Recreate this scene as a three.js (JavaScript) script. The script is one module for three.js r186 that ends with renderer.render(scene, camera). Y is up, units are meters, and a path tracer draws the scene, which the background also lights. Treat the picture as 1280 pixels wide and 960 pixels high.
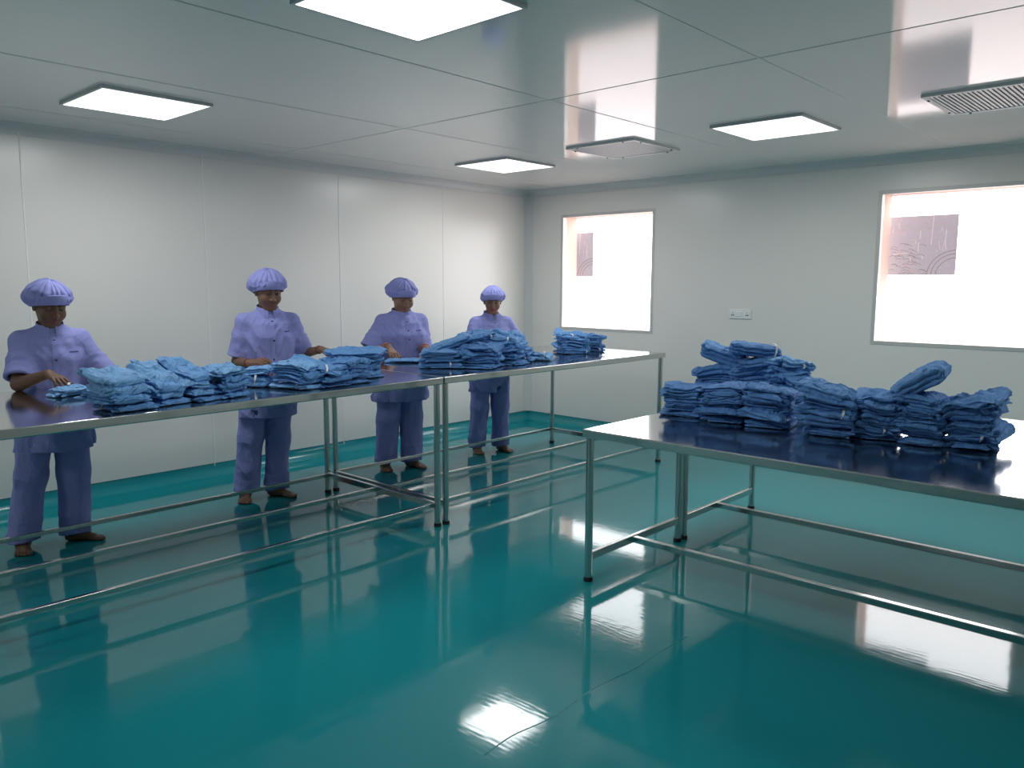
import * as THREE from 'three';
import { RectAreaLightUniformsLib } from 'three/addons/lights/RectAreaLightUniformsLib.js';
import { RoundedBoxGeometry } from 'three/addons/geometries/RoundedBoxGeometry.js';
import { ImprovedNoise } from 'three/addons/math/ImprovedNoise.js';
import { mergeGeometries } from 'three/addons/utils/BufferGeometryUtils.js';

// ---------------------------------------------------------------- camera, sky, lights, exposure
const scene = new THREE.Scene();
const camera = new THREE.PerspectiveCamera(51.447, 1280 / 960, 0.05, 200);
camera.rotation.order = 'YXZ';
camera.rotation.set(-0.12447, 0.74457, 0.00432);
camera.position.set(5.884, 1.5, 6.64);
scene.add(camera);

const renderer = new THREE.WebGLRenderer();
renderer.toneMapping = THREE.LinearToneMapping;
renderer.toneMappingExposure = 1.03;
renderer.shadowMap.enabled = true;
RectAreaLightUniformsLib.init();

const SKY = new THREE.Color().setRGB(1.0, 0.985, 1.0);
scene.background = SKY;
scene.backgroundIntensity = 5.6;
const PANEL_RADIANCE = 13;                       // ceiling panel lamps

const ROOM_X = 7.32, ROOM_Z = 9.2, ROOM_Y = 2.5;

// ---------------------------------------------------------------- helpers
const lin = (r, g, b) => new THREE.Color().setRGB(r, g, b);
const noiseGen = new ImprovedNoise();
const nz = (x, y, z) => noiseGen.noise(x, y, z);
function rng(seed) { let s = seed >>> 0; return () => { s = (s + 0x6D2B79F5) >>> 0; let t = Math.imul(s ^ (s >>> 15), 1 | s); t = (t + Math.imul(t ^ (t >>> 7), 61 | t)) ^ t; return ((t ^ (t >>> 14)) >>> 0) / 4294967296; }; }
const clamp = (x, a, b) => Math.min(b, Math.max(a, x));
const sstep = (a, b, x) => { const t = clamp((x - a) / (b - a), 0, 1); return t * t * (3 - 2 * t); };
const lerp = (a, b, t) => a + (b - a) * t;
const taken = new Map();
function numbered(name) { const n = taken.get(name) || 0; taken.set(name, n + 1); return n ? `${name}_${String(n).padStart(3, '0')}` : name; }
function part(name, geo, mat, parent, label) {
  const m = new THREE.Mesh(geo, mat); m.name = name; m.castShadow = m.receiveShadow = true;
  if (label) m.userData.label = label;
  parent.add(m); return m;
}
function thing(name, label, category, pos = [0, 0, 0], yaw = 0, group) {
  const g = new THREE.Group(); g.name = numbered(name); g.position.set(...pos); g.rotation.y = yaw;
  g.userData = { label, category }; if (group) g.userData.group = group;
  scene.add(g); return g;
}
function structureGroup(name, label) { const g = new THREE.Group(); g.name = name; g.userData = { kind: 'structure', label }; scene.add(g); return g; }
function structure(name, geo, mat, label) { const m = part(name, geo, mat, scene, label); m.userData.kind = 'structure'; return m; }
function box(x0, x1, y0, y1, z0, z1, r = 0) {
  const g = r ? new RoundedBoxGeometry(x1 - x0, y1 - y0, z1 - z0, 2, r) : new THREE.BoxGeometry(x1 - x0, y1 - y0, z1 - z0);
  g.translate((x0 + x1) / 2, (y0 + y1) / 2, (z0 + z1) / 2); return g;
}
function noiseTexture(size, fn) {                  // grey relief texture that tiles
  const d = new Uint8Array(size * size * 4);
  for (let j = 0; j < size; j++) for (let i = 0; i < size; i++) {
    const v = clamp(fn(i / size, j / size), 0, 1) * 255; const k = (j * size + i) * 4; d[k] = d[k + 1] = d[k + 2] = v; d[k + 3] = 255;
  }
  const t = new THREE.DataTexture(d, size, size); t.wrapS = t.wrapT = THREE.RepeatWrapping; t.magFilter = THREE.LinearFilter; t.minFilter = THREE.LinearMipmapLinearFilter; t.generateMipmaps = true; t.needsUpdate = true; return t;
}
function tileNoise(u, v, fx, fy, z) {              // periodic in u and v
  const a = nz(u * fx, v * fy, z), b = nz((u - 1) * fx, v * fy, z), c = nz(u * fx, (v - 1) * fy, z), d = nz((u - 1) * fx, (v - 1) * fy, z);
  return lerp(lerp(a, b, u), lerp(c, d, u), v);
}
function planarUV(geo, s = 1) {                    // uv in metres from position and dominant normal
  const g = geo.index ? geo.toNonIndexed() : geo; g.computeVertexNormals?.call(g);
  const p = g.attributes.position, n = g.attributes.normal, uv = new Float32Array(p.count * 2);
  for (let i = 0; i < p.count; i++) {
    const ax = Math.abs(n.getX(i)), ay = Math.abs(n.getY(i)), az = Math.abs(n.getZ(i));
    let u, v; if (ay >= ax && ay >= az) { u = p.getX(i); v = p.getZ(i); } else if (ax >= az) { u = p.getZ(i); v = p.getY(i); } else { u = p.getX(i); v = p.getY(i); }
    uv[2 * i] = u * s; uv[2 * i + 1] = v * s;
  }
  g.setAttribute('uv', new THREE.BufferAttribute(uv, 2)); return g;
}
function extrudeAlong(pts, axis, a, b) {           // profile pts [[p, y]...] ; axis 'z': p is x ; axis 'x': p is z
  const s = new THREE.Shape(pts.map(q => new THREE.Vector2(q[0], q[1])));
  const g = new THREE.ExtrudeGeometry(s, { depth: b - a, bevelEnabled: false, curveSegments: 1 });
  if (axis === 'z') { g.translate(0, 0, a); return g; }
  const m = new THREE.Matrix4().makeBasis(new THREE.Vector3(0, 0, 1), new THREE.Vector3(0, 1, 0), new THREE.Vector3(1, 0, 0));
  g.applyMatrix4(m); g.translate(a, 0, 0);
  const idx = g.index; const p = g.attributes.position; // mirrored basis: flip faces
  if (!idx) for (let i = 0; i < p.count; i += 3) for (const at of Object.values(g.attributes)) for (let k = 0; k < at.itemSize; k++) { const t = at.array[(i + 1) * at.itemSize + k]; at.array[(i + 1) * at.itemSize + k] = at.array[(i + 2) * at.itemSize + k]; at.array[(i + 2) * at.itemSize + k] = t; }
  g.computeVertexNormals(); return g;
}

// ---------------------------------------------------------------- materials
const floorBump = noiseTexture(512, (u, v) => 0.5 + 0.42 * tileNoise(u, v, 9, 5, 1.3) + 0.3 * tileNoise(u, v, 40, 16, 4.7) + 0.25 * tileNoise(u, v, 20, 130, 8.1));
floorBump.repeat.set(0.55, 0.55);
const sheetBump = noiseTexture(512, (u, v) => 0.5 + 0.6 * tileNoise(u, v, 3, 4, 2.2) + 0.22 * tileNoise(u, v, 11, 9, 6.4));
sheetBump.repeat.set(0.42, 0.42);
const steelBump = noiseTexture(512, (u, v) => 0.5 + 0.35 * tileNoise(u, v, 3, 160, 2.9) + 0.3 * tileNoise(u, v, 5, 60, 7.9));
const fabricBump = noiseTexture(256, (u, v) => 0.5 + 0.25 * Math.sin(u * 2 * Math.PI * 64) * Math.sin(v * 2 * Math.PI * 64) + 0.35 * tileNoise(u, v, 18, 18, 3.3));

const crumple = noiseTexture(512, (u, v) => { let q = 0, w = 0.62, f = 4; for (let k = 0; k < 4; k++) { q += w * Math.pow(Math.max(0, 1 - 2.9 * Math.abs(tileNoise(u, v, f, f * 1.4, 3.7 + k * 5))), 2.4); w *= 0.5; f *= 2; } return q; });
const M = {
  wall: new THREE.MeshStandardMaterial({ color: lin(0.83, 0.82, 0.785), roughness: 0.25, bumpMap: sheetBump, bumpScale: 0.0015 }),
  ceiling: new THREE.MeshStandardMaterial({ color: lin(0.83, 0.82, 0.785), roughness: 0.09, bumpMap: sheetBump, bumpScale: 0.0005 }),
  sealant: new THREE.MeshStandardMaterial({ color: lin(0.9, 0.9, 0.88), roughness: 0.35 }),
  joint: new THREE.MeshStandardMaterial({ color: lin(0.55, 0.57, 0.55), roughness: 0.4 }),
  cove: new THREE.MeshStandardMaterial({ color: lin(0.72, 0.73, 0.72), roughness: 0.35 }),
  floor: new THREE.MeshStandardMaterial({ color: lin(0.01, 0.27, 0.31), roughness: 0.07, bumpMap: floorBump, bumpScale: 0.0004 }),
  floorCove: new THREE.MeshStandardMaterial({ color: lin(0.01, 0.27, 0.31), roughness: 0.16 }),
  steel: new THREE.MeshStandardMaterial({ color: lin(0.62, 0.62, 0.61), metalness: 1, roughness: 0.11, bumpMap: steelBump, bumpScale: 0.00005 }),
  tube: new THREE.MeshStandardMaterial({ color: lin(0.58, 0.6, 0.58), metalness: 1, roughness: 0.16 }),
  rubber: new THREE.MeshStandardMaterial({ color: lin(0.012, 0.012, 0.013), roughness: 0.6 }),
  alu: new THREE.MeshStandardMaterial({ color: lin(0.62, 0.62, 0.61), metalness: 0.2, roughness: 0.4 }),
  lampFrame: new THREE.MeshStandardMaterial({ color: lin(0.6, 0.6, 0.6), roughness: 0.45 }),
  glow: new THREE.MeshStandardMaterial({ color: lin(0.8, 0.8, 0.8), roughness: 0.5, emissive: lin(1, 1, 1), emissiveIntensity: 1.4 }),
  ventWhite: new THREE.MeshStandardMaterial({ color: lin(0.7, 0.69, 0.68), roughness: 0.4 }),
  ventDark: new THREE.MeshStandardMaterial({ color: lin(0.2, 0.19, 0.19), roughness: 0.7 }),
  screw: new THREE.MeshStandardMaterial({ color: lin(0.03, 0.03, 0.03), roughness: 0.5 }),
  glass: new THREE.MeshPhysicalMaterial({ color: lin(1, 1, 1), roughness: 0.02, transmission: 1, thickness: 0, ior: 1.45 }),
  plaster: new THREE.MeshStandardMaterial({ color: lin(0.72, 0.55, 0.48), roughness: 0.9 }),
  ground: new THREE.MeshStandardMaterial({ color: lin(0.52, 0.45, 0.445), roughness: 0.95 }),
  plate: new THREE.MeshStandardMaterial({ color: lin(0.86, 0.86, 0.86), roughness: 0.3 }),
  hole: new THREE.MeshStandardMaterial({ color: lin(0.03, 0.03, 0.03), roughness: 0.6 }),
};

// ---------------------------------------------------------------- room shell
// floor
{
  const g = structureGroup('floor', 'glossy teal epoxy floor');
  part('slab', planarUV(box(-0.3, ROOM_X + 0.3, -0.12, 0, -0.05, ROOM_Z + 0.3)), M.floor, g);
  // hairline joint in the coating running toward the back wall
  const pts = [[4.203, 4.94], [4.193, 4.8], [4.217, 4.62], [4.203, 4.37], [4.226, 4.1], [4.221, 3.93], [4.227, 3.72]].map(p => new THREE.Vector3(p[0], 0.0003, p[1]));
  const tube = new THREE.TubeGeometry(new THREE.CatmullRomCurve3(pts), 90, 0.0022, 6); tube.scale(1, 0.6, 1);
  part('coating_joint', tube, M.floorCove, g, 'fine raised joint line in the floor coating');
}
const arcPts = (cx, cy, r, a0, a1, n = 10) => Array.from({ length: n + 1 }, (_, i) => { const a = a0 + (a1 - a0) * i / n; return [cx + r * Math.cos(a), cy + r * Math.sin(a)]; });
// concave floor cove: sweeps from floor to wall
const fc = 0.092;
const coveProfile = [[-0.01, -0.01], [fc, -0.01], ...arcPts(fc, fc, fc - 0.0005, -Math.PI / 2, -Math.PI, 14), [0.004, fc + 0.002], [-0.01, fc + 0.002]];
const smoothCove = g => { g.computeVertexNormals(); return g; };
structure('baseboard_left', smoothCove(extrudeAlong(coveProfile, 'z', 0, ROOM_Z)), M.floorCove, 'curved teal floor cove along left wall');
structure('baseboard_back', smoothCove(extrudeAlong(coveProfile, 'x', 0, ROOM_X)), M.floorCove, 'curved teal floor cove along window wall');
// ceiling coves
const cc = 0.065;
const ceilCove = [[-0.01, ROOM_Y + 0.01], [-0.01, ROOM_Y - cc - 0.004], [0.003, ROOM_Y - cc - 0.004], ...arcPts(cc, ROOM_Y - cc, cc - 0.001, Math.PI, Math.PI / 2, 10), [cc + 0.004, ROOM_Y - 0.002], [cc + 0.004, ROOM_Y + 0.01]];
structure('trim_1', extrudeAlong(ceilCove, 'z', 0, ROOM_Z), M.cove, 'grey ceiling coving along left wall');
structure('trim_2', extrudeAlong(ceilCove, 'x', 0, ROOM_X), M.cove, 'grey ceiling coving along window wall');
{ // vertical corner coving
  const s = new THREE.Shape([[-0.01, -0.01], [0.07, -0.01], ...arcPts(0.068, 0.068, 0.066, -Math.PI / 2, -Math.PI, 10), [-0.01, 0.07]].map(p => new THREE.Vector2(p[0], -p[1])));
  const g = new THREE.ExtrudeGeometry(s, { depth: ROOM_Y - 0.1, bevelEnabled: false }); g.rotateX(-Math.PI / 2); g.translate(0, 0.093, 0);
  structure('trim_3', g, M.cove, 'rounded vertical coving in room corner');
}
// left wall: sheet panels 1.22 m wide with sealed joints
{
  const g = structureGroup('wall_left', 'off-white glossy insulated panel wall');
  const seams = [-0.05, 1.262, 2.482, 3.704, 4.92, 6.14, 7.36, 8.58, ROOM_Z + 0.3];
  for (let i = 0; i < seams.length - 1; i++) {
    part('panel', planarUV(box(-0.06, 0, -0.05, 2.62, seams[i] + 0.0015, seams[i + 1] - 0.0015)), M.wall, g);
    if (i) { const b = new THREE.CylinderGeometry(0.0045, 0.0045, 2.5, 10); b.scale(0.7, 1, 1); b.translate(0.0002, 1.25, seams[i]); part('joint', b, M.sealant, g, 'white sealant bead'); }
  }
  part('backing', box(-0.16, -0.061, -0.05, 2.75, -0.4, ROOM_Z + 0.4), M.wall, g);
}
// back wall with two window openings
const WIN = [[0.486, 1.596, 1.05, 2.2], [3.693, 4.805, 1.062, 2.212]];
function wallWithHoles(z0, z1, x0, x1, y0, y1, grow) {
  const s = new THREE.Shape([[x0, y0], [x1, y0], [x1, y1], [x0, y1]].map(p => new THREE.Vector2(...p)));
  for (const [a, b, c, d] of WIN) s.holes.push(new THREE.Path([[a - grow, c - grow], [a - grow, d + grow], [b + grow, d + grow], [b + grow, c - grow]].map(p => new THREE.Vector2(...p))));
  const g = new THREE.ExtrudeGeometry(s, { depth: z1 - z0, bevelEnabled: false }); g.translate(0, 0, z0); return planarUV(g);
}
structure('wall_back', wallWithHoles(-0.06, 0, -0.16, ROOM_X + 0.2, -0.05, 2.75, 0), M.wall, 'off-white panel wall with two windows');
structure('wall_outer', wallWithHoles(-0.24, -0.0605, -0.16, ROOM_X + 0.2, -0.3, 2.9, 0.0), M.plaster, 'pale pink plastered outer wall');
WIN.forEach(([a, b, c, d], i) => {
  const g = structureGroup(`window_${i + 1}`, i ? 'wider flush window beside the wall socket' : 'flush window near the room corner');
  const f = 0.026, fr = (x0, x1, y0, y1) => part('frame', box(x0, x1, y0, y1, -0.004, 0.004, 0.002), M.alu, g);
  fr(a - f, a + 0.004, c - f, d + f); fr(b - 0.004, b + f, c - f, d + f); fr(a + 0.004, b - 0.004, d - 0.004, d + f); fr(a + 0.004, b - 0.004, c - f, c + 0.004);
  part('pane', box(a - 0.0, b + 0.0, c, d, -0.012, -0.0115), M.glass, g);
});
structure('wall_right', planarUV(box(ROOM_X, ROOM_X + 0.2, -0.05, 2.75, -0.06, ROOM_Z + 0.3)), M.wall, 'off-white panel wall on the right');
structure('wall_front', planarUV(box(-0.16, ROOM_X + 0.2, -0.05, 2.75, ROOM_Z, ROOM_Z + 0.2)), M.wall, 'off-white panel wall behind the viewer');
// ceiling panels
{
  const g = structureGroup('ceiling', 'glossy grey-white ceiling panels');
  const xs = [-0.05, 0.535, 1.752, 2.97, 4.188, 5.406, 6.624, ROOM_X + 0.1], zs = [-0.05, 3.19, 6.38, ROOM_Z + 0.1];
  for (let i = 0; i < xs.length - 1; i++) for (let k = 0; k < zs.length - 1; k++)
    part('panel', planarUV(box(xs[i] + 0.002, xs[i + 1] - 0.002, ROOM_Y, ROOM_Y + 0.06, zs[k] + 0.002, zs[k + 1] - 0.002)), M.ceiling, g);
  for (let i = 1; i < xs.length - 1; i++) { const b = new THREE.CylinderGeometry(0.0045, 0.0045, ROOM_Z, 8); b.scale(1, 1, 0.5); b.rotateX(Math.PI / 2); b.translate(xs[i], ROOM_Y + 0.0004, ROOM_Z / 2); part('joint', b, M.joint, g); }
  for (let k = 1; k < zs.length - 1; k++) { const b = new THREE.CylinderGeometry(0.0045, 0.0045, ROOM_X, 8); b.scale(0.5, 1, 1); b.rotateZ(Math.PI / 2); b.translate(ROOM_X / 2, ROOM_Y + 0.0004, zs[k]); part('joint', b, M.joint, g); }
  part('backing', box(-0.16, ROOM_X + 0.2, ROOM_Y + 0.061, ROOM_Y + 0.25, -0.24, ROOM_Z + 0.2), M.joint, g);
}
// outside ground beyond the windows
structure('ground_outside', box(-60, 60, -0.5, -0.3, -90, -0.24), M.ground, 'pale concrete yard outside');

// ---------------------------------------------------------------- ceiling lamps and vents
function ceilingLamp(x, z, label) {
  const t = thing('ceiling_light', label, 'ceiling light', [x, ROOM_Y, z], 0, 'square ceiling panel lights');
  const h = 0.3, w = 0.014, dn = 0.017;
  const fr = (x0, x1, z0, z1) => part('frame', box(x0, x1, -dn, 0.0, z0, z1, 0.002), M.lampFrame, t);
  fr(-h, h, -h, -h + w); fr(-h, h, h - w, h); fr(-h, -h + w, -h + w, h - w); fr(h - w, h, -h + w, h - w);
  part('diffuser', box(-h + w, h - w, -0.012, -0.006, -h + w, h - w), M.glow, t, 'glowing white diffuser');
  const l = new THREE.RectAreaLight(lin(1, 1, 0.985), PANEL_RADIANCE, 2 * (h - w) - 0.004, 2 * (h - w) - 0.004);
  l.name = 'lamp'; l.position.set(0, -0.0125, 0); l.rotation.x = -Math.PI / 2; t.add(l);
}
ceilingLamp(1.2, 4.67, 'square ceiling light above the woman smoothing a gown by the four-stack row');
ceilingLamp(3.58, 4.69, 'square ceiling light just above the right-hand table\'s near corner');
ceilingLamp(1.17, 1.62, 'square ceiling light above the woman behind the largest gown heap');
ceilingLamp(3.57, 1.67, 'square ceiling light between the two ceiling vents');
for (const [x, z, where] of [[5.95, 1.65, 'beside the vent above the wider window'], [0.85, 7.7, 'near the left wall, past the table end']]) ceilingLamp(x, z, `square ceiling light ${where}`);

function ceilingVent(x, z, label) {
  const t = thing('ceiling_vent', label, 'vent', [x, ROOM_Y, z], 0, 'ceiling air vents');
  const h = 0.3, w = 0.03, dn = 0.016;
  const fr = (x0, x1, z0, z1) => part('frame', box(x0, x1, -dn, 0.0, z0, z1, 0.002), M.ventWhite, t);
  fr(-h, h, -h, -h + w); fr(-h, h, h - w, h); fr(-h, -h + w, -h + w, h - w); fr(h - w, h, -h + w, h - w);
  part('backing', box(-h + w, h - w, -0.003, -0.001, -h + w, h - w), M.ventDark, t);
  const n = 24, sg = box(-0.0065, 0.0065, -0.013, -0.006, -h + w, h - w);
  for (let i = 0; i < n; i++) { const s = part('slat', sg, M.ventWhite, t); s.position.x = lerp(-h + w + 0.009, h - w - 0.009, i / (n - 1)); }
  const sc = new THREE.CylinderGeometry(0.006, 0.006, 0.006, 10);
  for (const a of [-0.2, 0.2]) for (const b of [-1, 1]) { part('screw', sc, M.screw, t).position.set(a, -dn - 0.002, b * (h - 0.012)); part('screw', sc, M.screw, t).position.set(b * (h - 0.012), -dn - 0.002, a); }
}
ceilingVent(2.38, 1.64, 'white slatted ceiling vent between two lights near the corner');
ceilingVent(4.81, 1.68, 'white slatted ceiling vent above the wider window');

// ---------------------------------------------------------------- socket plate
{
  const t = thing('wall_socket', 'white switch and socket plate on the wall between the windows', 'socket', [2.54, 1.245, 0]);
  part('plate', box(-0.108, 0.108, -0.042, 0.042, 0, 0.012, 0.004), M.plate, t);
  part('rocker', box(-0.036, 0.026, -0.022, 0.022, 0.011, 0.0165, 0.003), M.plate, t);
  const hole = new THREE.CylinderGeometry(0.006, 0.006, 0.003, 12); hole.rotateX(Math.PI / 2);
  for (const [x, y] of [[-0.07, 0.01], [0.068, 0.01]]) part('socket_hole', hole, M.hole, t).position.set(x, y, 0.012);
  part('socket_face', box(-0.096, -0.044, -0.026, 0.026, 0.011, 0.0135, 0.003), M.plate, t);
  part('socket_face', box(0.042, 0.096, -0.026, 0.026, 0.011, 0.0135, 0.003), M.plate, t);
  for (const x of [-0.078, -0.062, 0.06, 0.076]) part('socket_hole', hole, M.hole, t).position.set(x, -0.01, 0.013);
}

// ---------------------------------------------------------------- boards outside the windows
{
  const W = 512, cv = document.createElement('canvas'); cv.width = cv.height = W; const c = cv.getContext('2d'); const R = rng(71);
  c.fillStyle = '#c6c4cc'; c.fillRect(0, 0, W, W);
  for (let i = 0; i < 900; i++) { c.fillStyle = `rgba(${180 + R() * 60 | 0},${165 + R() * 55 | 0},${170 + R() * 55 | 0},.25)`; c.fillRect(R() * W, R() * W, 4 + R() * 26, 2 + R() * 10); }
  c.lineWidth = 4; c.strokeStyle = '#7d6c74'; for (const r of [215, 185, 150]) { c.beginPath(); c.arc(W + 5, W + 5, r, Math.PI, 1.5 * Math.PI); c.stroke(); }
  c.strokeStyle = '#8b7a80'; c.lineWidth = 3;
  for (let i = 0; i < 40; i++) { const x = R() * 260, y = 240 + R() * 270; c.beginPath(); c.moveTo(x, y); c.quadraticCurveTo(x + 10 + R() * 30, y - 10 - R() * 20, x + 30 + R() * 40, y + R() * 16); c.stroke(); }
  c.strokeStyle = '#efe6e6'; c.lineCap = 'round';
  for (let i = 0; i < 16; i++) { c.lineWidth = 2 + R() * 5; const x = R() * W, y = R() * W * 0.7; c.beginPath(); c.moveTo(x, y); c.lineTo(x + (R() - .5) * 30, y + 20 + R() * 60); c.stroke(); }
  c.lineWidth = 6; for (const [x0, y0, x1, y1] of [[330, 0, 322, 250], [430, 130, 425, 250], [40, 330, 150, 318]]) { c.beginPath(); c.moveTo(x0, y0); c.lineTo(x1, y1); c.stroke(); }
  const tx = new THREE.CanvasTexture(cv); tx.colorSpace = THREE.SRGBColorSpace;
  const mat = new THREE.MeshPhysicalMaterial({ map: tx, roughness: 1, transmission: 0.4, thickness: 0 });
  WIN.forEach(([a], i) => {
    const t = thing('film_wrapped_board', i ? 'crinkled grey board with ring lines outside the wider window' : 'narrow strip of crinkled board outside the corner window', 'board', [a + 0.32, 1.822, -0.33], 0, 'boards hung outside the windows');
    part('sheet', new THREE.BoxGeometry(0.5, 0.47, 0.006), mat, t);
    for (const y of [-0.18, 0.18]) part('bracket', box(-0.36, -0.245, y - 0.012, y + 0.012, 0.004, 0.012), M.alu, t);
    for (const y of [-0.18, 0.18]) part('bracket', box(-0.36, -0.335, y - 0.012, y + 0.012, 0.012, 0.09), M.alu, t);
    t.position.x = i ? a + 0.222 : a - 0.095;
  });
}

// ---------------------------------------------------------------- tables
function legTube(h) { const g = new THREE.CylinderGeometry(0.0195, 0.0195, h, 20); g.translate(0, h / 2, 0); return g; }
// a table: top x0..x1, z0..z1, height; legs inset; bars: cross bars at the two ends, long bars given by their offsets across the width
function steelTable(label, x0, x1, z0, z1, H, along, longBars, barY, tilt = 0, inset = 0.03) {
  const cx = (x0 + x1) / 2, cz = (z0 + z1) / 2;
  const t = thing('steel_table', label, 'table', [cx, 0, cz], 0, 'stainless steel packing tables');
  const hx = (x1 - x0) / 2, hz = (z1 - z0) / 2, lx = hx - inset, lz = hz - inset;
  const topAt = z => H - tilt * (z + cz - z0);
  const top = new RoundedBoxGeometry(2 * hx, 0.042, 2 * hz, 3, 0.005);
  const p = top.attributes.position; for (let i = 0; i < p.count; i++) p.setY(i, p.getY(i) - 0.021 + topAt(p.getZ(i)));
  const tg = planarUV(top); part('table_top', tg, M.steel, t, 'brushed steel top with turned-down edge');
  for (const sx of [-1, 1]) for (const sz of [-1, 1]) {
    const leg = part('leg', legTube(topAt(sz * lz) - 0.04), M.tube, t); leg.position.set(sx * lx, 0, sz * lz);
    const foot = new THREE.CylinderGeometry(0.0225, 0.0235, 0.022, 18); foot.translate(0, 0.011, 0); part('foot', foot, M.rubber, leg, 'black rubber foot');
  }
  const b = 0.018;
  if (along === 'z') {
    for (const s of [-1, 1]) part('cross_bar', box(-lx, lx, barY - 0.02, barY + 0.02, s * lz - b * 0.7, s * lz + b * 0.7, 0.003), M.tube, t);
    for (const o of longBars) part('stretcher', box(o - 0.0125, o + 0.0125, barY - 0.0125, barY + 0.0125, -lz, lz, 0.003), M.tube, t);
    for (const s of [-1, 1]) part('apron', box(s * lx - 0.012, s * lx + 0.012, H - 0.085, H - 0.045, -lz, lz), M.tube, t).visible = true;
  } else {
    for (const s of [-1, 1]) part('cross_bar', box(s * lx - b * 0.7, s * lx + b * 0.7, barY - 0.02, barY + 0.02, -lz, lz, 0.003), M.tube, t);
    for (const o of longBars) part('stretcher', box(-lx, lx, barY - 0.0 - 0.016, barY + 0.016, o - 0.016, o + 0.016, 0.003), M.tube, t);
  }
  for (const a of t.children.filter(q => q.name === 'apron')) t.remove(a);
  return t;
}
const T_Y = 0.935, R_Y = 0.785, T_TILT = 0.006;
const tY = z => (z > 3.36 ? T_Y - T_TILT * (z - 3.372) : T_Y);
steelTable('long steel table holding the four-stack row, its end to the heaped table', 1.065, 2.305, 3.372, 5.85, T_Y, 'z', [-0.58, -0.02, 0.555], 0.13, T_TILT);
steelTable('long steel table with the heaped gowns, its end near the corner window', 1.065, 2.305, 0.85, 3.362, T_Y, 'z', [-0.62, 0.0, 0.53], 0.13);
steelTable('lower steel table with a row of dark blue gown stacks', 3.49, 5.94, 2.6, 3.525, R_Y, 'x', [0.04], 0.13);
steelTable('lower steel table backing the dark gown stacks, nearer the windows', 3.49, 5.94, 1.655, 2.592, R_Y, 'x', [0.05], 0.13);

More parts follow.
